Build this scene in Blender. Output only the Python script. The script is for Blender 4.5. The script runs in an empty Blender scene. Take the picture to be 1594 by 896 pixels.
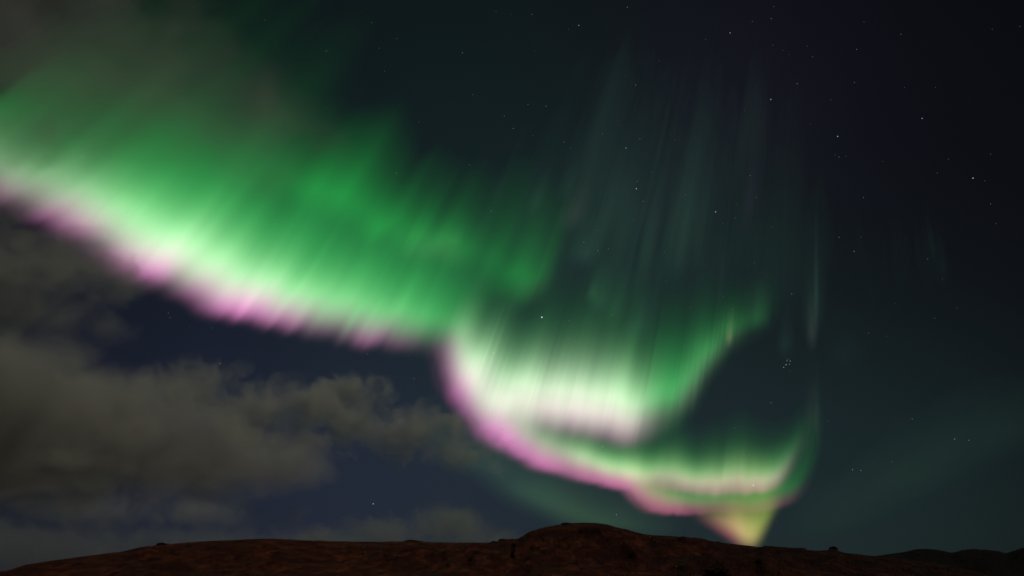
import bpy, bmesh, math, random
import numpy as np
from mathutils import Vector, noise as mnoise

scene = bpy.context.scene
col = scene.collection
R = math.radians

# ------------------------------------------------------------------ camera
# photograph geometry (1594 x 896) used only to aim rays from the camera to where things stand
PW, PH, FPX = 1594.0, 896.0, 1058.0
HORIZON_Y = 905.0
PITCH = math.atan((HORIZON_Y - PH / 2) / FPX)
CAM = np.array([0.0, 0.0, 2.0])
RIGHT = np.array([1.0, 0.0, 0.0])
FWD = np.array([0.0, math.cos(PITCH), math.sin(PITCH)])
UP = np.array([0.0, -math.sin(PITCH), math.cos(PITCH)])

cam_data = bpy.data.cameras.new("camera")
cam_data.sensor_width = 36.0
cam_data.lens = 36.0 * FPX / PW
cam_data.clip_start = 0.5
cam_data.clip_end = 600000.0
cam = bpy.data.objects.new("camera", cam_data)
cam.location = CAM
cam.rotation_euler = (math.pi / 2 + PITCH, 0, 0)
col.objects.link(cam)
scene.camera = cam


def ray(px, py):
    """unit direction(s) from the camera towards a point of the photograph, and cos to the optical axis"""
    a = (np.asarray(px, float) - PW / 2) / FPX
    b = (PH / 2 - np.asarray(py, float)) / FPX
    v = a[..., None] * RIGHT + b[..., None] * UP + FWD
    n = np.linalg.norm(v, axis=-1, keepdims=True)
    return v / n


# ------------------------------------------------------------------ world, sun, exposure
SUN_EL, SUN_AZ = R(44), R(122)       # a low moon behind the camera, a little to its left
world = bpy.data.worlds.new("World")
scene.world = world
world.use_nodes = True
nt = world.node_tree
nt.nodes.clear()
N, L = nt.nodes.new, nt.links.new
out = N("ShaderNodeOutputWorld")
sky = N("ShaderNodeTexSky")
sky.sky_type = 'NISHITA'
sky.sun_disc = False
sky.sun_elevation = SUN_EL
sky.sun_rotation = SUN_AZ
sky.air_density, sky.dust_density, sky.ozone_density = 1.0, 0.3, 2.0
bg_sky = N("ShaderNodeBackground")
L(sky.outputs[0], bg_sky.inputs[0])
bg_sky.inputs[1].default_value = 0.0006
tc = N("ShaderNodeTexCoord")


def lobe(px, py, power, colour, prev):
    """a broad patch of night airglow around one direction of the sky"""
    d = ray(px, py)
    dot = N("ShaderNodeVectorMath"); dot.operation = 'DOT_PRODUCT'
    L(tc.outputs['Generated'], dot.inputs[0]); dot.inputs[1].default_value = tuple(d)
    mx = N("ShaderNodeMath"); mx.operation = 'MAXIMUM'; L(dot.outputs['Value'], mx.inputs[0]); mx.inputs[1].default_value = 0
    pw = N("ShaderNodeMath"); pw.operation = 'POWER'; L(mx.outputs[0], pw.inputs[0]); pw.inputs[1].default_value = power
    sc = N("ShaderNodeVectorMath"); sc.operation = 'SCALE'; sc.inputs[0].default_value = colour; L(pw.outputs[0], sc.inputs['Scale'])
    if prev is None:
        return sc.outputs[0]
    ad = N("ShaderNodeVectorMath"); ad.operation = 'ADD'; L(prev, ad.inputs[0]); L(sc.outputs[0], ad.inputs[1])
    return ad.outputs[0]


glow = None
for args in [
    (797, 500, 1.0, (0.0036, 0.0026, 0.0048)),
    (880, 470, 16, (0.0030, 0.0100, 0.0082)),
    (1110, 860, 24, (0.0055, 0.0122, 0.0142)),
    (1450, 770, 45, (0.0022, 0.0080, 0.0062)),
    (300, 760, 16, (0.0052, 0.0075, 0.0180)),
    (650, 800, 30, (0.0060, 0.0080, 0.0150)),
    (600, 150, 14, (0.0006, 0.0052, 0.0038)),
    (1130, 160, 60, (0.0024, 0.0008, 0.0040)),
]:
    glow = lobe(*args, glow)
bg_glow = N("ShaderNodeBackground")
L(glow, bg_glow.inputs[0])
bg_glow.inputs[1].default_value = 1.0
add = N("ShaderNodeAddShader")
L(bg_sky.outputs[0], add.inputs[0]); L(bg_glow.outputs[0], add.inputs[1])
L(add.outputs[0], out.inputs[0])

sun_d = bpy.data.lights.new("moon_light", 'SUN')
sun_d.energy = 1.1
sun_d.angle = R(0.5)
sun_d.color = (1.0, 0.93, 0.77)
sun = bpy.data.objects.new("moon_light", sun_d)
sv = Vector((math.sin(SUN_AZ) * math.cos(SUN_EL), math.cos(SUN_AZ) * math.cos(SUN_EL), math.sin(SUN_EL)))
sun.rotation_euler = sv.to_track_quat('Z', 'Y').to_euler()
col.objects.link(sun)

vs = scene.view_settings
vs.view_transform = 'Standard'
vs.look = 'None'
vs.exposure = 0.0
vs.gamma = 1.0
vs.use_curve_mapping = False
cy = scene.cycles
cy.max_bounces = 3
cy.diffuse_bounces = 1
cy.volume_bounces = 0
cy.transparent_max_bounces = 160
cy.volume_step_rate = 0.35
cy.volume_max_steps = 128
cy.use_adaptive_sampling = True
cy.adaptive_threshold = 0.02
cy.adaptive_min_samples = 32
cy.use_denoising = True
cy.denoiser = 'OPENIMAGEDENOISE'
cy.denoising_input_passes = 'RGB'
cy.sample_clamp_indirect = 1.0
world.cycles.sampling_method = 'MANUAL'
world.cycles.sample_map_resolution = 256


# ------------------------------------------------------------------ helpers
def tag(o, label=None, cat=None, group=None, kind=None):
    if label: o["label"] = label
    if cat: o["category"] = cat
    if group: o["group"] = group
    if kind: o["kind"] = kind
    return o


def mesh_obj(name, verts, faces, mat, parent=None, smooth=True):
    me = bpy.data.meshes.new(name)
    verts = np.asarray(verts, np.float32); faces = np.asarray(faces, np.int32)
    nv, nf, k = len(verts), len(faces), faces.shape[1]
    me.vertices.add(nv); me.vertices.foreach_set("co", verts.ravel())
    me.loops.add(nf * k); me.loops.foreach_set("vertex_index", faces.ravel())
    me.polygons.add(nf)
    me.polygons.foreach_set("loop_start", np.arange(nf, dtype=np.int32) * k)
    me.update(calc_edges=True)
    me.validate()
    if smooth:
        me.polygons.foreach_set("use_smooth", np.ones(len(me.polygons), bool))
    me.materials.append(mat)
    o = bpy.data.objects.new(name, me)
    col.objects.link(o)
    if parent: o.parent = parent
    return o


def grid_faces(nu, nv, base=0):
    i = np.arange(nu - 1)[:, None] * nv + np.arange(nv - 1)[None, :]
    i = i.ravel() + base
    return np.stack([i, i + nv, i + nv + 1, i + 1], 1)


def vnoise1(x, seed):
    """smooth 1-D value noise, 0..1"""
    rs = np.random.RandomState(seed); t = rs.rand(4096)
    xi = np.floor(x).astype(int); f = x - xi; f = f * f * (3 - 2 * f)
    return t[xi % 4096] * (1 - f) + t[(xi + 1) % 4096] * f


def vnoise2(x, y, seed):
    rs = np.random.RandomState(seed); t = rs.rand(512, 512)
    xi = np.floor(x).astype(int); yi = np.floor(y).astype(int)
    fx = x - xi; fy = y - yi; fx = fx * fx * (3 - 2 * fx); fy = fy * fy * (3 - 2 * fy)
    a = t[xi % 512, yi % 512]; b = t[(xi + 1) % 512, yi % 512]; c = t[xi % 512, (yi + 1) % 512]; d = t[(xi + 1) % 512, (yi + 1) % 512]
    return (a * (1 - fx) + b * fx) * (1 - fy) + (c * (1 - fx) + d * fx) * fy


def fbm2(x, y, seed, octaves=5, gain=0.5):
    s = 0; a = 1; tot = 0
    for k in range(octaves):
        s = s + a * (vnoise2(x * 2 ** k, y * 2 ** k, seed + k) - 0.5); tot += a; a *= gain
    return s / tot * 2


def sstep(x, a, b):
    t = np.clip((x - a) / (b - a), 0, 1)
    return t * t * (3 - 2 * t)


# ------------------------------------------------------------------ ground and hills
def heath_material(name, cols, scale, right=None):
    m = bpy.data.materials.new(name); m.use_nodes = True
    t = m.node_tree; n = t.nodes; l = t.links
    b = n["Principled BSDF"]
    b.inputs["Roughness"].default_value = 0.95
    b.inputs["Specular IOR Level"].default_value = 0.1
    geo = n.new("ShaderNodeTexCoord")
    n1 = n.new("ShaderNodeTexNoise"); n1.inputs["Scale"].default_value = scale; n1.inputs["Detail"].default_value = 8; n1.inputs["Roughness"].default_value = 0.68
    mpg = n.new("ShaderNodeMapping"); mpg.inputs["Scale"].default_value = (1, 0.4, 1.6); l.new(geo.outputs["Object"], mpg.inputs["Vector"])
    l.new(mpg.outputs[0], n1.inputs["Vector"])
    r1 = n.new("ShaderNodeValToRGB")
    el = r1.color_ramp.elements
    el[0].position = 0.36; el[0].color = (*cols[0], 1)
    el[1].position = 0.66; el[1].color = (*cols[2], 1)
    e = el.new(0.5); e.color = (*cols[1], 1)
    l.new(n1.outputs["Fac"], r1.inputs[0])
    n2 = n.new("ShaderNodeTexNoise"); n2.inputs["Scale"].default_value = scale * 0.22; n2.inputs["Detail"].default_value = 5
    l.new(geo.outputs["Object"], n2.inputs["Vector"])
    r2 = n.new("ShaderNodeMapRange"); r2.inputs[1].default_value = 0.42; r2.inputs[2].default_value = 0.66
    l.new(n2.outputs["Fac"], r2.inputs[0])
    mx = n.new("ShaderNodeMix"); mx.data_type = 'RGBA'
    l.new(r2.outputs[0], mx.inputs[0]); l.new(r1.outputs[0], mx.inputs[6]); mx.inputs[7].default_value = (*cols[3], 1)
    last = mx.outputs[2]
    if right is not None:          # light falling off towards the right, put into the colour as darkening
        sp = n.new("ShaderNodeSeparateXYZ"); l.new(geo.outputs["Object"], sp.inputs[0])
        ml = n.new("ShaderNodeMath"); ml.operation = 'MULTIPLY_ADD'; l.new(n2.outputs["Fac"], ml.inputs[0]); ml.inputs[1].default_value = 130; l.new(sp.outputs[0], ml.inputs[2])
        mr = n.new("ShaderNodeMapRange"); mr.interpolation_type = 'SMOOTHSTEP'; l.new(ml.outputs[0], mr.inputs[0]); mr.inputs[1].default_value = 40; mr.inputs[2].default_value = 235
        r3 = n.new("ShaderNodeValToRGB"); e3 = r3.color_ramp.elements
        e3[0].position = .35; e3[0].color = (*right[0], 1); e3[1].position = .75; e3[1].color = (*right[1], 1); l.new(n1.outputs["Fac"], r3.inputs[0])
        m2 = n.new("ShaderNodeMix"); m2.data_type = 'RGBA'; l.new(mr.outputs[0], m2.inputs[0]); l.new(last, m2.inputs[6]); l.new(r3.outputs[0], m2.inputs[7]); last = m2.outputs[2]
    l.new(last, b.inputs["Base Color"])
    n3 = n.new("ShaderNodeTexNoise"); n3.inputs["Scale"].default_value = scale * 5; n3.inputs["Detail"].default_value = 6
    l.new(mpg.outputs[0], n3.inputs["Vector"])
    bp = n.new("ShaderNodeBump"); bp.inputs["Strength"].default_value = 0.9; bp.inputs["Distance"].default_value = 2.0
    l.new(n3.outputs["Fac"], bp.inputs["Height"]); l.new(bp.outputs[0], b.inputs["Normal"])
    return m


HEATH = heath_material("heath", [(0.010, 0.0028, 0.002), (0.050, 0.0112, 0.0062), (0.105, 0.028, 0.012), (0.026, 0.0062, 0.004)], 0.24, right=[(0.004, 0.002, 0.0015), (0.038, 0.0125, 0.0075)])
SHADED_LAND = heath_material("shaded_land", [(0.003, 0.002, 0.002), (0.005, 0.0034, 0.003), (0.009, 0.006, 0.005), (0.004, 0.003, 0.003)], 0.10)  # near-black colour holds the lack of light on the right-hand hills
ROCK = heath_material("rock", [(0.010, 0.005, 0.004), (0.026, 0.012, 0.008), (0.050, 0.024, 0.015), (0.016, 0.008, 0.006)], 1.2)

g = mesh_obj("ground", [(-90000, -3000, 0), (90000, -3000, 0), (90000, 90000, 0), (-90000, 90000, 0)], [(0, 1, 2, 3)], SHADED_LAND, smooth=False)
tag(g, kind="structure")


def crest_to_polar(pts, dx=2.0):
    pts = np.array(pts, float)
    x = np.arange(pts[0, 0], pts[-1, 0] + 0.1, dx)
    y = np.interp(x, pts[:, 0], pts[:, 1])
    k = np.exp(-0.5 * (np.arange(-6, 7) / 1.6) ** 2); k /= k.sum()
    y = np.convolve(np.pad(y, 6, mode='edge'), k, 'valid')
    d = ray(x, y)
    az = np.arctan2(d[:, 0], d[:, 1]); el = np.arctan2(d[:, 2], np.hypot(d[:, 0], d[:, 1]))
    return az, el


def hill(name, pts, mat, foot, crest_pts, back, seed, rough, ledges=0.0, nu=1800, nv=130, spurs=()):
    az0, el0 = crest_to_polar(pts)
    az = np.linspace(az0[0], az0[-1], nu)
    el = np.interp(az, az0, el0)
    cp = np.array(crest_pts, float)
    crest = np.interp(az, np.arctan2(ray(cp[:, 0], np.full(len(cp), 850.0))[:, 0], ray(cp[:, 0], np.full(len(cp), 850.0))[:, 1]), cp[:, 1])
    crest = crest + (vnoise1(az * 9 + 20, seed + 50) - 0.5) * 30
    A = az[:, None] + np.zeros((1, nv))
    tt = np.linspace(0, 1, nv)
    split = 0.82
    c2 = crest[:, None]
    rng = np.where(tt[None, :] < split, foot + (c2 - foot) * (tt / split)[None, :], c2 + (back - c2) * ((tt - split) / (1 - split))[None, :])
    zcrest = np.tan(el)[:, None] * np.minimum(rng, c2) + CAM[2]
    u = np.clip((rng - foot) / (c2 - foot), 0, 1)
    prof = 0.15 * u + 0.85 * (u * u * (3 - 2 * u)) ** 0.8
    behind = np.clip((rng - c2) / (back - c2), 0, 1)
    z = np.where(behind > 0, zcrest * (1 - behind ** 1.5), zcrest * prof)
    X = np.sin(A) * rng; Y = np.cos(A) * rng
    env = np.sqrt(np.clip(u * (1 - behind), 0, 1))
    damp = np.where(behind <= 0, 1 - 0.92 * sstep(u, .6, 1), 0.05)
    k = 1 / 38.0
    ridged = 1 - 2 * np.abs(fbm2(X * k + 31, Y * k + 17, seed + 4, 5, 0.55))
    z = z + (fbm2(X * k + 100, Y * k + 100, seed, 6, 0.58) * 1.7 + (ridged - .6) * .8) * rough * damp * env
    z = z + fbm2(X * 0.22 + 50, Y * 0.22 + 50, seed + 20, 4, 0.62) * rough * 0.30 * env * np.where(behind <= 0, 1 - .8 * sstep(u, .8, 1), .2)
    for sx0, su0, sx1, su1, wd, ht in spurs:      # low ribs of rock running down the slope
        a0 = math.atan2(*ray(sx0, 850)[:2]); a1 = math.atan2(*ray(sx1, 850)[:2])
        q = np.clip((A - a0) / (a1 - a0), 0, 1)
        inside = sstep((A - a0) / (a1 - a0), -.15, .1) * (1 - sstep((A - a0) / (a1 - a0), .9, 1.15))
        du = u - (su0 + (su1 - su0) * q) - (vnoise1(az * 60, seed + 3)[:, None] - .5) * .12
        z = z + ht * inside * np.where(du < 0, np.exp(-(du / wd) ** 2), np.exp(-(du / (wd * 3)) ** 2)) * np.where(behind <= 0, 1, 0) * (1 - sstep(u, .62, .88))
    if ledges:
        band = fbm2(X * k * 0.6 + 7, Y * k * 0.6 + 9, seed + 33, 4) * 6 + z * 0.55
        z = z + ledges * (sstep(np.mod(band, 2.2), 0.0, 0.35) - np.mod(band, 2.2) / 2.2) * damp * env
    z = z - 0.6 * (1 - sstep(tt, 0, 0.06))[None, :] - 2.0 * sstep(tt, 0.97, 1)[None, :]
    o = mesh_obj(name, np.stack([X, Y, z], -1).reshape(-1, 3), grid_faces(nu, nv), mat)
    return tag(o, kind="structure")


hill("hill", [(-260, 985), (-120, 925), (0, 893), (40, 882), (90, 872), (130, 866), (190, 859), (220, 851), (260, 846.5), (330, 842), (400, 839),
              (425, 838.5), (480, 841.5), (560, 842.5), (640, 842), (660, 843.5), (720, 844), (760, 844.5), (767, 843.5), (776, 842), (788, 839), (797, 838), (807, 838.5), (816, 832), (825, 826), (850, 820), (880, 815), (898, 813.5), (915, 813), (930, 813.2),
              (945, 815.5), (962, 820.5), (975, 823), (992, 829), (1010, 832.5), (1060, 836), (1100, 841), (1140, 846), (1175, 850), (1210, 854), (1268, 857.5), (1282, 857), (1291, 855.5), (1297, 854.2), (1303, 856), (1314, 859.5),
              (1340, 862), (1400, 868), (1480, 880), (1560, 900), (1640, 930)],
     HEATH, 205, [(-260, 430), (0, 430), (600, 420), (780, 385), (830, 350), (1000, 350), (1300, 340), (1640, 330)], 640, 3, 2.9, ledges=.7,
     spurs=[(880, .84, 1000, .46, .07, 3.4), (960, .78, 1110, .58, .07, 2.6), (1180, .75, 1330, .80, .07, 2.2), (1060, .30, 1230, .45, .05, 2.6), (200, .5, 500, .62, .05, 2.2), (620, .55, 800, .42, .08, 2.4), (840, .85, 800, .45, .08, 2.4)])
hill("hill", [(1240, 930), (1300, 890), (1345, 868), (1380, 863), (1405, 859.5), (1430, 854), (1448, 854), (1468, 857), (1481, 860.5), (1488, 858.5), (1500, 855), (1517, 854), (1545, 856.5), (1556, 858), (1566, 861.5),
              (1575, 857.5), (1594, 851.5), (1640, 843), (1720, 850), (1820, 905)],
     SHADED_LAND, 520, [(1240, 800), (1820, 800)], 1100, 21, 4.0, nv=80, nu=800)


# ------------------------------------------------------------------ aurora
AUR_H = 6000.0
VP = np.array([1270.0, -850.0])      # magnetic zenith: the rays of the aurora converge towards it
GREEN = np.array([0.036, 0.60, 0.108])
PALE = np.array([0.66, 0.57, 0.53])
PINK = np.array([0.62, 0.16, 0.46])

aur_mat = bpy.data.materials.new("aurora_glow"); aur_mat.use_nodes = True
t = aur_mat.node_tree; t.nodes.clear()
o_ = t.nodes.new("ShaderNodeOutputMaterial"); em = t.nodes.new("ShaderNodeEmission"); tr = t.nodes.new("ShaderNodeBsdfTransparent")
ad = t.nodes.new("ShaderNodeAddShader"); at = t.nodes.new("ShaderNodeVertexColor"); at.layer_name = "glow"
t.links.new(at.outputs[0], em.inputs[0]); t.links.new(em.outputs[0], ad.inputs[0]); t.links.new(tr.outputs[0], ad.inputs[1]); t.links.new(ad.outputs[0], o_.inputs[0])
aur_mat.cycles.emission_sampling = 'NONE'


def base_points(px, py):
    """where a lower edge seen at (px, py) stands: auroral altitude, sinking with the earth's curve far out"""
    d = ray(px, py)
    el = np.arctan2(d[..., 2], np.hypot(d[..., 0], d[..., 1]))
    hd = AUR_H / np.tan(el + R(3.0))
    return CAM + d * (hd / np.cos(el))[..., None]


def curtain(name, pts, parent, colours=(GREEN, PALE, PINK), layers=7, thick=260.0, step=4.0, nv=46, seed=1, ray_amp=0.25, ray_len=14.0, edge_amp=6.0, soft=1.0, gain=1.0, smooth=5.0, fine_amp=0.6, dec=0.80, red=True, core=0.66, g0=0.25, g1=1.0, hvar=0.24, w0=0.16, r3_amp=1.2, lateral=False, patchy=0.9):
    """pts: x, y (lower edge), h (height of the green), P (pink fringe), W (pale core), G (green)"""
    pts = np.array(pts, float)
    seg = np.hypot(np.diff(pts[:, 0]), np.diff(pts[:, 1])); s = np.concatenate([[0], np.cumsum(seg)])
    n = max(8, int(s[-1] / step)); S = np.linspace(0, s[-1], n)
    T = np.stack([np.interp(S, s, pts[:, k]) for k in range(pts.shape[1])], 1)
    rad = int(3 * smooth) + 1
    k = np.exp(-0.5 * (np.arange(-rad, rad + 1) / smooth) ** 2); k /= k.sum()
    for c in range(T.shape[1]):
        ends = 2 * T[0, c] - T[1:rad + 1, c][::-1], 2 * T[-1, c] - T[-rad - 1:-1, c][::-1]
        if n > rad + 2:
            T[:, c] = np.convolve(np.concatenate([ends[0], T[:, c], ends[1]]), k, 'valid')
    px, py, h, P, W, G = T.T
    P, W, G = np.maximum(P, 0), np.maximum(W, 0), np.maximum(G, 0)
    P = P * (1 - patchy / 2 + patchy * vnoise1(S / 46.0 + 3, seed + 11)) * (0.85 + 0.3 * vnoise1(S / 13.0, seed + 12))
    h = h * (1 - hvar / 2 + hvar * vnoise1(S / 37.0, seed + 13))
    # jagged rays along the lower edge
    jag = (vnoise1(S / ray_len, seed) - 0.5) * edge_amp + (vnoise1(S / (ray_len * .45), seed + 1) - 0.5) * edge_amp * .25
    bx = px; by = py + jag
    bp = base_points(bx, by)
    tan = np.gradient(base_points(px, py), axis=0); tan[:, 2] = 0; tan /= np.linalg.norm(tan, axis=1, keepdims=True) + 1e-9
    nor = np.stack([-tan[:, 1], tan[:, 0], np.zeros(n)], 1)
    if lateral:
        nor = np.stack([bp[:, 1], -bp[:, 0], np.zeros(n)], 1); nor /= np.linalg.norm(nor, axis=1, keepdims=True)
    bdir = ray(VP[0], VP[1])
    bz = bdir @ FWD
    vv = np.linspace(0, 1, nv) ** 1.5
    off = np.linspace(-1.6, 1.6, layers) if layers > 1 else np.array([0.0])
    wts = np.exp(-0.5 * off ** 2); wts /= wts.sum()
    Vs, Cs, Fs = [], [], []
    for li, (o, w) in enumerate(zip(off, wts)):
        lag = (vnoise1(S / (ray_len * 3), seed + 60 + li) - 0.5) * 0.6
        p0 = bp + nor * (thick * (o + lag) * (np.linalg.norm(base_points(px, py) - CAM, axis=1) / 12000.0) ** 0.6)[:, None]
        rel = p0 - CAM
        z0 = rel @ FWD
        q = np.stack([rel @ RIGHT / z0 * FPX + PW / 2, PH / 2 - rel @ UP / z0 * FPX], 1)
        D = np.hypot(*(VP - q).T)
        span = 3.4 * h * soft
        v = vv[None, :] * span[:, None]
        lam = np.clip(v / D[:, None], 0, 0.9)
        tB = (z0[:, None] * lam / (1 - lam)) / bz
        pos = p0[:, None, :] + tB[..., None] * bdir
        # profile along the height
        hh = h[:, None]
        x = v / hh
        rise = 0.12 * sstep(x, 0.0, 0.5) + 0.88 * sstep(x, g0, g1)
        pk = np.exp(-0.5 * ((x - 0.32) / np.where(x < 0.32, 0.17, 0.25)) ** 2) * sstep(x, 0, 0.25)
        pale = sstep(x, w0, w0 + 0.5) * np.exp(-np.maximum(x - core, 0) ** 1.4 / 0.27)
        grn = rise * np.exp(-np.maximum(x - 0.85, 0) ** 1.25 / dec)
        fade = 1 - sstep(x, 2.3 * soft, 3.38 * soft)
        r1 = vnoise2(S[:, None] / ray_len + v * 0.0007, v / 260.0, seed + 5) - 0.5
        r2 = vnoise2(S[:, None] / (ray_len * 0.33), v / 200.0, seed + 6) - 0.5
        r3 = vnoise2(S[:, None] / (ray_len * 5.0), v / 120.0, seed + 7) - 0.5
        up_ray = 0.35 + 0.65 * sstep(x, 0.1, 1.2)
        mod = np.clip(1 + ray_amp * (0.9 * r1 + fine_amp * r2 + r3_amp * r3) * 1.5 * up_ray, 0.05, 3)
        C = (P[:, None] * pk)[..., None] * colours[2] + (W[:, None] * pale)[..., None] * colours[1] + (G[:, None] * grn)[..., None] * colours[0]
        C = C * (mod * fade * w * gain)[..., None]
        if red:      # light from near the skyline comes through more air and is reddened
            low = sstep(q[:, 1], 690, 860)[:, None, None]
            C = C * (1 - low * np.array([0.0, 0.14, 0.52]))
        Vs.append(pos.reshape(-1, 3)); Cs.append(C.reshape(-1, 3)); Fs.append(grid_faces(n, nv, li * n * nv))
    V = np.concatenate(Vs); C = np.concatenate(Cs); F = np.concatenate(Fs)
    # drop faces that give no light
    lum = C.max(1)
    keep = lum[F].max(1) > 0.0005
    F = F[keep]
    used = np.unique(F); remap = np.full(len(V), -1); remap[used] = np.arange(len(used))
    V, C, F = V[used], C[used], remap[F]
    ob = mesh_obj(name, V, F, aur_mat, parent)
    a = ob.data.color_attributes.new("glow", 'FLOAT_COLOR', 'POINT')
    a.data.foreach_set("color", np.concatenate([C, np.ones((len(C), 1))], 1).astype(np.float32).ravel())
    return ob


def aurora_thing(name, label, loc_px):
    e = bpy.data.objects.new(name, None)
    col.objects.link(e)
    return tag(e, label, "aurora")


band = aurora_thing("aurora", "broad green aurora band with pink lower fringe sweeping down from the left edge", None)
# main bright curtain, left edge down to the middle
curtain("curtain", [
    (-150, 262, 105, 0.20, 0.19, 0.38), (-60, 305, 105, 0.22, 0.26, 0.43), (0, 330, 105, 0.30, 0.34, 0.49), (50, 351, 104, 0.52, 0.45, 0.59), (100, 372, 106, 0.40, 0.45, 0.84),
    (145, 404, 110, 0.42, 0.53, 1.06), (190, 442, 114, 0.72, 0.74, 1.08), (214, 452, 114, 0.76, 0.78, 1.08), (235, 453, 112, 0.60, 0.80, 1.08), (262, 464, 110, 0.60, 0.76, 1.03),
    (292, 482, 106, 0.66, 0.72, 0.99), (321, 494, 103, 0.72, 0.67, 0.97), (355, 506, 100, 0.76, 0.62, 0.97), (402, 512, 96, 0.58, 0.51, 0.97), (449, 522, 92, 0.38, 0.42, 0.92),
    (470, 530, 90, 0.34, 0.37, 0.92), (530, 541, 86, 0.28, 0.29, 0.86), (597, 550, 82, 0.16, 0.16, 0.84), (640, 556, 78, 0.06, 0.08, 0.67), (680, 562, 72, 0.02, 0.02, 0.37), (705, 568, 64, 0.00, 0.00, 0.13), (730, 570, 60, 0.00, 0.00, 0.00)],
    band, seed=203, edge_amp=8, ray_amp=.15, thick=250, ray_len=13, gain=1.06, core=.74, fine_amp=.5, hvar=.10, r3_amp=.5, smooth=8.0, patchy=1.3)
# the taller fainter green behind it
curtain("curtain", [
    (-160, 240, 190, 0, 0, .06), (0, 280, 190, 0, .01, .08), (120, 330, 180, 0, .0, .105), (250, 390, 155, 0, 0, .15), (400, 440, 110, 0, 0, .15), (520, 470, 95, 0, 0, .13),
    (620, 495, 85, 0, 0, .11), (700, 525, 80, 0, 0, .07), (760, 540, 80, 0, 0, 0)], band, seed=9, thick=700, ray_amp=.3, ray_len=30, edge_amp=20, nv=36)
# upper green folds above the middle of the band
curtain("curtain", [
    (360, 305, 70, 0, 0, 0), (410, 325, 75, 0, 0, .12), (450, 348, 78, 0, 0, .24), (530, 388, 75, 0, 0, .20), (590, 410, 66, 0, 0, .18), (640, 420, 60, 0, .02, .22), (680, 432, 62, 0, .02, .18),
    (705, 452, 75, 0, 0, .12), (745, 475, 80, 0, 0, .17), (780, 490, 85, 0, 0, .21), (806, 500, 88, .0, .01, .22), (818, 502, 84, .0, .01, .17), (830, 500, 80, 0, .01, .09), (845, 497, 70, 0, 0, 0)],
    band, colours=(np.array([.022, .56, .075]), PALE, PINK), gain=1.3, seed=15, thick=170, ray_amp=.4, ray_len=22, edge_amp=14, nv=36, smooth=3)

fold = aurora_thing("aurora", "bright folded aurora curtain of white, pink and green swirling down towards the central hill", None)
# front fold: pink lower edge running down to the right
curtain("curtain", [
    (676, 545, 66, 0, 0, .05), (682, 568, 72, .22, .16, .25), (690, 600, 84, .34, .46, .50), (698, 624, 88, .55, .80, .55), (716, 657, 88, .66, .95, .5), (744, 688, 80, .76, .80, .42), (778, 708, 70, .82, .62, .36),
    (818, 727, 62, .88, .52, .36), (865, 746, 56, .90, .50, .40), (898, 755, 52, .95, .50, .45), (932, 760, 48, .90, .52, .5), (955, 764, 43, .80, .54, .5), (975, 769, 43, .64, .60, .5),
    (988, 784, 47, .60, .58, .42), (1000, 800, 48, .66, .48, .34), (1040, 806, 40, .55, .24, .24), (1066, 805, 36, .38, .15, .2), (1095, 804, 33, .14, .10, .16), (1125, 802, 30, .06, .08, .1), (1150, 800, 28, 0, 0, 0)],
    fold, seed=21, thick=170, edge_amp=6, ray_amp=.22, ray_len=11, smooth=3, step=3, dec=.50, gain=.92, core=.84, g0=.4, g1=1.1, w0=.24)
# inner white fold and the green limb that climbs to the right
curtain("curtain", [
    (690, 575, 74, 0, .06, .0), (715, 618, 82, .06, .34, .45), (750, 656, 90, .08, .70, .62), (790, 676, 96, .14, 1.0, .70), (830, 685, 98, .28, 1.26, .76), (880, 693, 98, .34, 1.18, .78), (940, 703, 94, .36, 1.02, .82),
    (980, 709, 88, .28, .70, .84), (1000, 708, 86, .08, .24, .84), (1032, 698, 86, 0, .05, .76), (1060, 672, 82, 0, .12, .64), (1080, 636, 74, 0, .08, .56), (1098, 600, 62, 0, .06, .46), (1118, 570, 50, .0, .04, .32),
    (1138, 554, 46, .0, .02, .17), (1165, 545, 50, 0, 0, .09), (1190, 535, 56, 0, 0, .04), (1215, 515, 80, 0, 0, 0)],
    fold, seed=27, thick=150, edge_amp=8, ray_amp=.30, ray_len=10, smooth=4, step=2.5, dec=.52, gain=.97, fine_amp=1.1, core=.82, g0=.42, g1=1.15, r3_amp=.8)
# the far band turning back to the right
curtain("curtain", [
    (860, 716, 30, 0, .0, .0), (920, 742, 34, 0, .10, .22), (980, 760, 38, .05, .22, .36), (1040, 769, 46, .24, .42, .44), (1076, 775, 48, .32, .45, .44), (1110, 779, 49, .38, .52, .42), (1151, 778, 48, .32, .47, .40),
    (1192, 774, 45, .32, .44, .38), (1212, 765, 42, .26, .34, .32), (1230, 738, 38, .06, .06, .20), (1246, 706, 34, .03, .01, .10), (1256, 680, 34, 0, 0, 0)],
    fold, seed=33, thick=110, edge_amp=3, ray_amp=.14, ray_len=12, smooth=3, step=3, dec=.5)
# faint outer return
curtain("curtain", [
    (1020, 800, 30, 0, 0, 0), (1060, 802, 34, 0, .03, .18), (1120, 804, 36, .04, .05, .22), (1196, 801, 38, .12, .06, .26), (1226, 791, 38, .09, .02, .22), (1244, 778, 38, .03, 0, .15), (1260, 757, 40, 0, 0, .09), (1270, 715, 44, 0, 0, .05), (1274, 680, 44, 0, 0, 0)],
    fold, seed=39, thick=110, edge_amp=3, ray_amp=.14, smooth=3, step=3)
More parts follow.
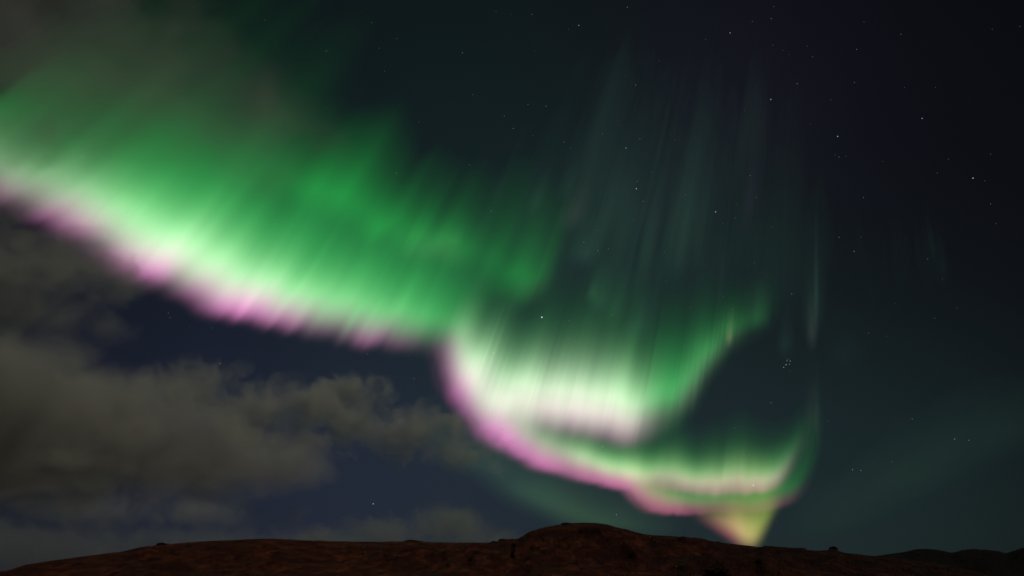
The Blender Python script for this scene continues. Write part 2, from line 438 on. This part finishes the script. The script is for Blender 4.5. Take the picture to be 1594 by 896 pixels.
# the funnel that touches the skyline
YG = np.array([0.30, 0.46, 0.06]); SAL = np.array([0.62, 0.42, 0.18]); DPK = np.array([0.50, 0.09, 0.16])
curtain("curtain", [
    (1076, 806, 26, 0, 0, 0), (1098, 824, 34, .12, .05, .04), (1120, 838, 46, .22, .22, .10), (1138, 850, 54, .24, .42, .18), (1153, 868, 66, .06, .62, .34), (1166, 876, 70, .0, .56, .46), (1178, 872, 62, 0, .26, .56),
    (1189, 846, 46, 0, .08, .50), (1200, 816, 32, .01, .03, .24), (1214, 798, 26, 0, 0, 0)],
    fold, colours=(YG, SAL, DPK), seed=45, thick=95, layers=7, lateral=True, edge_amp=2, ray_amp=.16, smooth=5, step=2.0, red=False, gain=1.1)

rays = aurora_thing("aurora", "faint tall grey-green aurora rays standing in the dark sky above the bright fold", None)
TEAL = np.array([0.14, 0.42, 0.28]); GREY = np.array([0.36, 0.42, 0.36]); TEAL2 = np.array([0.14, 0.46, 0.27])
curtain("veil", [
    (600, 500, 190, 0, 0, .0), (700, 525, 190, 0, 0, .016), (780, 545, 190, 0, 0, .046), (840, 560, 190, 0, 0, .062), (930, 580, 190, 0, 0, .062), (1020, 575, 190, 0, 0, .050), (1110, 550, 190, 0, 0, .036), (1200, 570, 190, 0, 0, .028), (1262, 590, 190, 0, 0, .018), (1300, 590, 190, 0, 0, .008), (1380, 590, 190, 0, 0, .008), (1480, 560, 190, 0, 0, .010), (1560, 560, 190, 0, 0, 0)],
    rays, colours=(TEAL2, GREY, GREY), seed=51, gain=.55, thick=260, ray_amp=.55, ray_len=15, edge_amp=70, nv=40, fine_amp=.8, step=3, dec=1.1)
curtain("veil", [
    (820, 420, 150, 0, 0, .0), (870, 440, 150, 0, 0, .030), (960, 480, 150, 0, 0, .022), (1050, 470, 150, 0, 0, .016), (1130, 440, 150, 0, 0, .018), (1165, 420, 150, 0, 0, .020), (1200, 430, 150, 0, 0, 0)],
    rays, gain=.8, colours=(np.array([.17, .36, .27]), GREY, GREY), seed=57, thick=120, ray_amp=.75, ray_len=12, edge_amp=80, nv=40, fine_amp=.9, step=3, dec=1.1)


def one_ray(x, y, h, w, a, c=TEAL, seed=0):
    """one field-aligned ray: a short curtain seen from outside, bright in its middle"""
    curtain("ray", [(x - 2 * w, y, h, 0, 0, 0), (x - w, y, h, 0, 0, a * .5), (x, y, h, 0, 0, a), (x + w, y, h, 0, 0, a * .45), (x + 2 * w, y, h, 0, 0, 0)],
            rays, colours=(c, c, c), layers=3, thick=40, step=1.6, nv=30, seed=60 + seed, ray_amp=.2, ray_len=5, edge_amp=3, smooth=1.5)


GRN2 = np.array([0.10, 0.46, 0.16]); PURP = np.array([0.30, 0.22, 0.42]); YLW = np.array([0.42, 0.44, 0.18])
for i, a in enumerate([
    (1133, 548, 24, 3.5, .22, YLW), (1172, 530, 36, 14, .07, GRN2), (1182, 525, 36, 9, .05, GRN2),
    (1264, 560, 46, 5, .055, GREY), (1271, 540, 85, 2.2, .085, TEAL), (1268, 560, 90, 12, .022, TEAL), (1222, 570, 40, 8, .030, TEAL),
    (1272, 715, 70, 2.5, .035, TEAL), (1265, 700, 60, 9, .020, GREY),
    (915, 478, 28, 5, .090, GRN2), (924, 500, 40, 10, .060, GRN2), (900, 430, 44, 14, .050, TEAL), (868, 330, 46, 8, .030, TEAL), (820, 350, 46, 8, .034, TEAL), (880, 380, 50, 14, .035, GREY),
    (946, 520, 50, 12, .045, GRN2), (985, 560, 60, 14, .040, TEAL), (1000, 470, 80, 10, .030, TEAL), (1045, 480, 80, 10, .022, TEAL), (1080, 580, 50, 12, .040, GRN2),
    (1162, 380, 80, 8, .022, PURP), (1458, 430, 55, 3, .022, TEAL), (1474, 470, 60, 8, .010, TEAL),
    (1320, 600, 60, 22, .010, GRN2), (700, 388, 16, 8, .060, GRN2), (735, 470, 40, 8, .030, GRN2)]):
    one_ray(*a, seed=i * 7)

arc = aurora_thing("aurora", "dim teal aurora arc low in the sky just left of the central hill", None)
curtain("arc_glow", [
    (640, 690, 40, 0, 0, 0), (700, 740, 44, 0, 0, .045), (760, 776, 46, 0, 0, .075), (820, 806, 48, 0, 0, .115), (870, 830, 48, 0, 0, .125), (930, 850, 46, 0, 0, .09), (1010, 862, 44, 0, 0, .03), (1060, 866, 40, 0, 0, 0)],
    arc, colours=(TEAL, GREY, GREY), gain=1.35, seed=71, thick=350, ray_amp=.2, ray_len=40, edge_amp=8, nv=36)
arc2 = aurora_thing("aurora", "dim teal aurora glow slanting up towards the lower right edge of the sky", None)
curtain("arc_glow", [
    (1180, 900, 60, 0, 0, 0), (1260, 880, 66, 0, 0, .025), (1360, 840, 70, 0, 0, .040), (1460, 790, 74, 0, 0, .045), (1560, 745, 76, 0, 0, .036), (1680, 690, 80, 0, 0, .02), (1760, 650, 80, 0, 0, 0)],
    arc2, colours=(TEAL, GREY, GREY), gain=.6, seed=77, thick=600, ray_amp=.2, ray_len=60, edge_amp=10, nv=36)


# ------------------------------------------------------------------ clouds
def cloud_material(name, lobes, density, scale, amp, cut, wide, colour, stretch=(1, 1, 1), detail=5.0, rough=0.6):
    m = bpy.data.materials.new(name); m.use_nodes = True
    t = m.node_tree; t.nodes.clear(); n = t.nodes; l = t.links
    o = n.new("ShaderNodeOutputMaterial")
    tcn = n.new("ShaderNodeTexCoord")
    wn = n.new("ShaderNodeTexNoise"); wn.inputs["Scale"].default_value = scale * 0.5; wn.inputs["Detail"].default_value = 2
    l.new(tcn.outputs["Object"], wn.inputs["Vector"])
    cur = None
    for c, r in lobes:
        sb = n.new("ShaderNodeVectorMath"); sb.operation = 'SUBTRACT'; l.new(tcn.outputs["Object"], sb.inputs[0]); sb.inputs[1].default_value = tuple(c)
        dv = n.new("ShaderNodeVectorMath"); dv.operation = 'DIVIDE'; l.new(sb.outputs[0], dv.inputs[0]); dv.inputs[1].default_value = tuple(r)
        ln = n.new("ShaderNodeVectorMath"); ln.operation = 'LENGTH'; l.new(dv.outputs[0], ln.inputs[0])
        iv = n.new("ShaderNodeMath"); iv.operation = 'SUBTRACT'; iv.inputs[0].default_value = 1.0; l.new(ln.outputs['Value'], iv.inputs[1])
        if cur is None:
            cur = iv.outputs[0]
        else:
            mx = n.new("ShaderNodeMath"); mx.operation = 'SMOOTH_MAX'; l.new(cur, mx.inputs[0]); l.new(iv.outputs[0], mx.inputs[1]); mx.inputs[2].default_value = 0.25
            cur = mx.outputs[0]
    mp = n.new("ShaderNodeMapping"); mp.inputs["Scale"].default_value = stretch; l.new(tcn.outputs["Object"], mp.inputs["Vector"])
    nz = n.new("ShaderNodeTexNoise"); nz.inputs["Scale"].default_value = scale; nz.inputs["Detail"].default_value = detail; nz.inputs["Roughness"].default_value = rough
    nz.inputs["Distortion"].default_value = 0.6
    l.new(mp.outputs[0], nz.inputs["Vector"])
    ma = n.new("ShaderNodeMath"); ma.operation = 'MULTIPLY_ADD'; l.new(nz.outputs["Fac"], ma.inputs[0]); ma.inputs[1].default_value = amp; ma.inputs[2].default_value = -amp * 0.5
    sm = n.new("ShaderNodeMath"); sm.operation = 'ADD'; l.new(ma.outputs[0], sm.inputs[0]); l.new(cur, sm.inputs[1])
    mr = n.new("ShaderNodeMapRange"); mr.interpolation_type = 'SMOOTHSTEP'
    l.new(sm.outputs[0], mr.inputs[0]); mr.inputs[1].default_value = cut; mr.inputs[2].default_value = cut + wide; mr.inputs[3].default_value = 0; mr.inputs[4].default_value = density
    # nothing outside the outermost hull
    ed = n.new("ShaderNodeMapRange"); l.new(cur, ed.inputs[0]); ed.inputs[1].default_value = 0.0; ed.inputs[2].default_value = 0.18
    ml = n.new("ShaderNodeMath"); ml.operation = 'MULTIPLY'; l.new(mr.outputs[0], ml.inputs[0]); l.new(ed.outputs[0], ml.inputs[1])
    pv = n.new("ShaderNodeVolumePrincipled")
    pv.inputs["Color"].default_value = (*colour, 1)
    pv.inputs["Anisotropy"].default_value = 0.0
    l.new(ml.outputs[0], pv.inputs["Density"])
    l.new(pv.outputs[0], o.inputs["Volume"])
    # an almost clear surface skin around the whole cloud hull
    trn = n.new("ShaderNodeBsdfTransparent"); tl = n.new("ShaderNodeBsdfTranslucent"); tl.inputs[0].default_value = (0.5, 0.5, 0.5, 1)
    mxs = n.new("ShaderNodeMixShader"); mxs.inputs[0].default_value = 0.002
    l.new(trn.outputs[0], mxs.inputs[1]); l.new(tl.outputs[0], mxs.inputs[2]); l.new(mxs.outputs[0], o.inputs["Surface"])
    return m


def cloud(label, dist, lobes_px, depth, density=2.4, scale=3.0, amp=0.9, cut=0.12, wide=0.45, colour=(0.90, 0.92, 0.84), group=None, stretch=(1, 1, 1), detail=5.0, rough=0.6):
    """lobes_px: (x, y, rx, ry) in the photograph; the cloud stands at dist with real depth.  Density is per cloud radius."""
    U = dist * 200.0 / FPX                       # one local unit
    cx = sum(p[0] for p in lobes_px) / len(lobes_px); cyy = sum(p[1] for p in lobes_px) / len(lobes_px)
    d0 = ray(cx, cyy)
    org = CAM + d0 * dist
    az = math.atan2(d0[0], d0[1])
    ca, sa = math.cos(az), math.sin(az)
    lobes = []
    for k, (x, y, rx, ry) in enumerate(lobes_px):
        d = ray(x, y); hd0 = math.hypot(d0[0], d0[1]) * dist
        p = CAM + d * (hd0 / math.hypot(d[0], d[1])) - org
        lp = np.array([ca * p[0] - sa * p[1], sa * p[0] + ca * p[1], p[2]]) / U
        s = dist / FPX / U
        lobes.append((lp, np.array([rx * s, min(rx, ry * 1.8) * s * depth * 0.5, ry * s])))
    bm = bmesh.new()
    for c, r in lobes:
        v = bmesh.ops.create_icosphere(bm, subdivisions=3, radius=1.0)['verts']
        for q in v:
            q.co = Vector((q.co.x * r[0] + c[0], q.co.y * r[1] + c[1], q.co.z * r[2] + c[2]))
    me = bpy.data.meshes.new("cloud"); bm.to_mesh(me); bm.free()
    o = bpy.data.objects.new("cloud", me); col.objects.link(o)
    if len(lobes) > 1:
        md = o.modifiers.new("union", 'REMESH'); md.mode = 'VOXEL'; md.voxel_size = max(0.03, min(min(r) for _, r in lobes) * 0.22)
        dg = bpy.context.evaluated_depsgraph_get()
        me2 = bpy.data.meshes.new_from_object(o.evaluated_get(dg))
        o.modifiers.clear(); o.data = me2; bpy.data.meshes.remove(me); me2.name = "cloud"
    for p in o.data.polygons: p.use_smooth = True
    o.location = org; o.rotation_euler = (0, 0, -az); o.scale = (U, U, U)
    o.data.materials.clear()
    o.data.materials.append(cloud_material("cloud", lobes, 1.75 * density / U, scale, amp, cut, wide, colour, stretch, detail, rough))
    tag(o, label, "cloud", group)
    return o


cloud("large olive-grey cloud bank with dark flat base at the left edge, biggest cloud", 5000,
      [(-60, 655, 300, 150), (110, 668, 250, 122), (260, 708, 210, 84), (410, 730, 130, 50)], .9, colour=(0.88, 0.88, 0.80), density=3.4, scale=2.3, amp=1.1, cut=.14, wide=.6, detail=9, rough=.66)
cloud("ragged wispy cloud with dark gaps right of the large cloud bank, under the pink fringe", 5600,
      [(300, 605, 130, 66), (400, 640, 140, 90), (480, 630, 110, 70), (450, 690, 120, 54)], 1.0, density=3.4, scale=4.6, amp=2.5, cut=.32, wide=.75, detail=9, rough=.70)
cloud("small pale cloud tuft floating above the patchy middle cloud", 6000, [(540, 605, 84, 40)], 1.0, density=4.5, scale=5, amp=2.0, cut=.25, wide=.6, detail=8, rough=.66)
cloud("patchy grey-green cloud in the middle, ending below the left end of the bright fold", 6000,
      [(560, 660, 150, 66), (640, 668, 140, 74), (720, 702, 130, 50)], 1.0, density=3.4, scale=4.8, amp=2.5, cut=.32, wide=.75, detail=9, rough=.70)
cloud("low dark cloud bank resting on the left end of the skyline", 7000, [(40, 852, 220, 56), (150, 858, 150, 50), (230, 872, 110, 34)], 1.0, colour=(0.66, 0.70, 0.58), density=1.0, scale=3.4, amp=1.7, cut=.20, wide=.5, detail=7)
cloud("low rounded cloud bank behind the ridge just left of the central hill", 7000, [(520, 846, 130, 36), (600, 830, 100, 48), (688, 820, 92, 52), (750, 846, 80, 36)], 1.0, colour=(0.66, 0.70, 0.58), density=2.2, scale=4.0, amp=1.8, cut=.24, wide=.6, detail=9, rough=.66)
cloud("thin flat cloud streak between the large cloud bank and the left ridge", 6500, [(170, 792, 180, 34)], 1.0, density=2.4, scale=3.4, amp=2.2, cut=.25, wide=.8, detail=7)
cloud("thin cloud shred over the left ridge, right of the flat streak", 6500, [(360, 798, 130, 34)], 1.0, density=2.2, scale=3.6, amp=2.2, cut=.25, wide=.8, detail=7)
cloud("thin grey cloud strip lying along the left ridge top", 7000, [(370, 842, 190, 30)], 1.0, colour=(0.66, 0.70, 0.58), density=2.2, scale=3.6, amp=1.8, cut=.2, wide=.8, detail=7)
cloud("dim grey-olive cloud under the pink fringe at the left edge", 4200, [(-20, 410, 190, 120), (100, 410, 140, 90), (30, 480, 170, 60), (160, 430, 70, 60)], 1.0, density=2.2, scale=3.4, amp=2.2, cut=.26, wide=.8, detail=9, rough=.66)
cloud("thin brownish veil of cloud across the upper left corner above the green band", 3600,
      [(60, 60, 330, 240), (230, 150, 290, 160), (390, 200, 160, 100)], .8, density=0.36, scale=2.2, amp=2.0, cut=.05, wide=.9, detail=6)
cloud("small smudge of cloud dimming the green glow near the left edge", 3800, [(50, 215, 70, 54)], 1.0, density=1.0, scale=3, amp=1.4)

# ------------------------------------------------------------------ stars
star_mats = {}


def star_mat(colour, strength):
    k = (colour, round(strength, 2))
    if k not in star_mats:
        m = bpy.data.materials.new("starlight"); m.use_nodes = True
        t = m.node_tree; t.nodes.clear()
        o = t.nodes.new("ShaderNodeOutputMaterial"); e = t.nodes.new("ShaderNodeEmission")
        e.inputs[0].default_value = (*colour, 1); e.inputs[1].default_value = strength
        t.links.new(e.outputs[0], o.inputs[0]); m.cycles.emission_sampling = 'NONE'
        star_mats[k] = m
    return star_mats[k]


STAR_D = 150000.0
star_meshes = {}


def star(x, y, mag, label, group=None, tint=(0.85, 0.95, 1.0)):
    """mag 0..1: brightness and apparent size"""
    rpx = 0.52 + 0.66 * mag ** 1.6                     # radius in photograph pixels
    st = 0.03 + 0.64 * mag ** 1.6
    key = (round(mag, 2), tint)
    if key not in star_meshes:
        bm = bmesh.new(); bmesh.ops.create_icosphere(bm, subdivisions=2, radius=STAR_D * rpx / FPX)
        me = bpy.data.meshes.new("star"); bm.to_mesh(me); bm.free()
        me.materials.append(star_mat(tint, st)); star_meshes[key] = me
    o = bpy.data.objects.new("star", star_meshes[key])
    o.location = CAM + ray(x, y) * STAR_D / (ray(x, y) @ FWD)
    col.objects.link(o)
    tag(o, label, "star", group)


WARM = (1.0, 0.86, 0.72); COOL = (0.72, 0.84, 1.0)
for s in [
    (843.5, 493.5, 1.0, "brightest white star, in the dark green gap above the bright white fold"),
    (1172.5, 755, .75, "white star shining through the pink far band right of the funnel"),
    (938, 694.5, .6, "white star shining through the green stripe between the two bright folds"),
    (581, 784, .65, "lone white star above the low rounded cloud bank, left of the central hill"),
    (959.5, 801, .5, "small white star just above the right shoulder of the central hill crest"),
    (1514.5, 277, .7, "bright white star near the right edge, level with the upper green band", ),
    (1435.5, 184, .55, "white star high on the right, alone in nearly black sky"),
    (1200, 154.5, .6, "white star high right of centre, above the faint purple rays"),
    (1304, 212, .65, "blue-white star in the upper right, above a close row of three dots", None, COOL),
    (990.5, 293.5, .65, "white star above the fold's faint rays, right of the picture centre"),
    (1114, 329.5, .65, "blue-white star in the faint rays, left of the faint purple ray", None, COOL),
    (1136.5, 51, .55, "white star near the top edge, right of centre, brightest of its neighbours"),
    (901, 39, .5, "white star near the top edge, middle of the picture"),
    (974.5, 230, .5, "white star in the dark grey-green sky above the faint rays, alone"),
    (128, 244, .6, "white star shining through green glow near the left edge"),
    (56.5, 314.5, .4, "small star at the pink fringe near the left edge"),
    (343, 565.5, .55, "yellowish star over the wispy cloud below the pink fringe", None, WARM),
    (768.5, 549, .5, "white star in the pale green top of the bright fold"),
    (1340, 671 + 61, .4, "dim star in the dark sky right of the funnel"),
    (1327, 731, .45, "small star right of the curled far end of the band"),
    (1486, 683, .45, "small star low on the right, left one of a close pair"),
    (1508, 685, .35, "faint star low on the right, right one of a close pair"),
    (213, 771, .45, "small star under the large cloud bank, above the flat streak"),
    (1329.5, 391, .45, "small star in the dark right sky, lowest of a small triangle", None, COOL),
]:
    star(*s)
# the small tight cluster
for x, y, m in [(1223.6, 567.4, .62), (1219.8, 571.6, .5), (1225.0, 561.4, .45), (1230.2, 561.8, .5), (1228.7, 566.6, .42), (1225.2, 558.4, .25), (1228.3, 559.4, .22), (1229.4, 577, .2)]:
    star(x, y, m, "tiny blue-white star in the tight little cluster left of the tall grey-green ray", "stars of the tight little cluster", COOL)
regions = {
    "top": ("faint white star in the dark sky along the top edge, centre", "faint stars along the top centre", [(772, 17.5), (795, 22), (828, 22), (885, 45), (832.5, 79), (976.5, 11), (1026, 94), (720, 82), (736, 147), (742, 149),
            (590, 74.5), (578.5, 35), (598.5, 110.5), (652, 190), (617.5, 60), (799, 199.5), (785, 180), (829.5, 211), (822, 162.5), (962, 187), (974, 117), (989.5, 132), (850, 165)]),
    "upper_right": ("faint star in the nearly black upper right sky", "faint stars of the upper right sky", [(1204.5, 10), (1200.5, 28.5), (1171, 33), (1098.5, 61), (1203, 70), (1219, 78), (1228, 84.5), (1256.5, 71.5), (1265, 88), (1345, 34),
            (1333.5, 76.5), (1402.5, 53), (1544.5, 45), (1587.5, 41), (1241, 130), (1456.5, 136), (1158.5, 171.5), (1293.5, 155), (1261, 193), (1300, 241), (1306, 244), (1317, 243), (1374, 251), (1542, 239.5), (1476.5, 247.5), (1459, 269), (1168, 273), (1408, 136), (1330, 128), (1533, 281)]),
    "middle": ("faint star among the dim rays right of the picture centre", "faint stars among the dim rays", [(878, 221), (888, 230), (937.5, 208), (996, 216), (1051, 218), (1014, 267), (992, 282), (1001, 313), (991, 329), (985, 343), (931, 358), (909, 377), (947, 387), (930.5, 390), (1034, 391.5),
            (1037, 437), (886, 499), (896, 531), (905, 528), (953, 490), (1146.5, 318), (1177.5, 307), (1145, 339), (1125, 347), (1140.5, 481), (1123.5, 505), (1074.5, 478), (1232.5, 457), (1174, 409), (1201, 353), (1126, 462), (1067, 303), (764.5, 328.5), (843, 254), (730.5, 256), (1099.5, 558)]),
    "right": ("faint star in the dark sky over the right-hand hills", "faint stars over the right-hand hills", [(1306, 369), (1340.5, 369), (1344, 307), (1542, 317), (1550.5, 348), (1444, 403), (1393, 472), (1380, 523), (1352, 518), (1455, 495), (1490, 479), (1420, 652), (1389, 719), (1289, 655), (1209, 811), (1467, 434)]),
    "curl": ("faint star in the dark pocket inside the curl of the far band", "faint stars inside the curl of the far band", [(1137, 662), (1144, 666), (1200.5, 626.5), (1094, 690), (1166.5, 708), (1199.5, 716.5), (1201, 749), (1230, 733)]),
    "green": ("faint star shining through the green band", "faint stars behind the green band", [(370, 335.5), (438.5, 398), (427.5, 342), (666, 400.5), (606.5, 424.5), (720.5, 443), (400, 287), (617, 269), (475, 182), (412, 30.5), (431, 71), (508, 79), (774, 349)]),
    "gap": ("faint star in the navy gap between the pink fringe and the clouds", "faint stars in the navy gap", [(262, 487), (265, 494), (329.5, 510), (327, 577), (295, 509), (571.5, 551), (645, 589), (692.5, 725.5), (874, 769), (640, 560)]),
}
rnd = random.Random(4)
for label, group, pts in regions.values():
    for x, y in pts:
        star(x, y, rnd.choice([.14, .2, .2, .28, .34]), label, group, rnd.choice([(0.85, 0.95, 1.0), (0.85, 0.95, 1.0), WARM, COOL]))


# ------------------------------------------------------------------ rocks on the hills
def rock(x, y, dist, w, h, seed, label, group=None):
    bm = bmesh.new(); bmesh.ops.create_icosphere(bm, subdivisions=4, radius=1.0)
    rs = random.Random(seed); off = Vector((rs.uniform(0, 50), rs.uniform(0, 50), rs.uniform(0, 50)))
    for v in bm.verts:
        c = v.co.copy()
        q = 1 + 0.42 * mnoise.fractal(c * 1.2 + off, 1.0, 2.0, 5) + 0.16 * (1 if mnoise.noise(c * 2.7 + off) > 0.1 else 0)
        v.co = Vector((c.x * w * q, c.y * w * .8 * q, c.z * h * q))
    me = bpy.data.meshes.new("rock"); bm.to_mesh(me); bm.free(); me.materials.append(ROCK)
    o = bpy.data.objects.new("rock", me)
    d = ray(x, y); o.location = CAM + d * (dist / math.hypot(d[0], d[1]))
    col.objects.link(o)
    tag(o, label, "rock", group)


rock(1297, 854.8, 341, 1.7, 1.0, 1, "lone knobbly rock outcrop on the skyline right of the funnel")
rock(640, 844, 428, 5.0, 1.2, 2, "flat rock on the skyline of the left ridge, left of the central hill")
rock(783, 843.5, 383, 2.4, 1.4, 3, "jagged rock at the left foot of the central hill, higher one")
rock(769, 845.5, 386, 2.0, 1.0, 4, "low jagged rock in the notch left of the central hill")
rock(882, 817, 349, 2.6, 1.0, 5, "small rock knob on the crest of the central hill")
rock(1118, 891, 240, 3.5, 1.5, 6, "pale boulder low on the slope below the funnel")
rock(252, 847.5, 428, 2.6, .9, 7, "tiny rock bump on the skyline near the left end of the ridge")
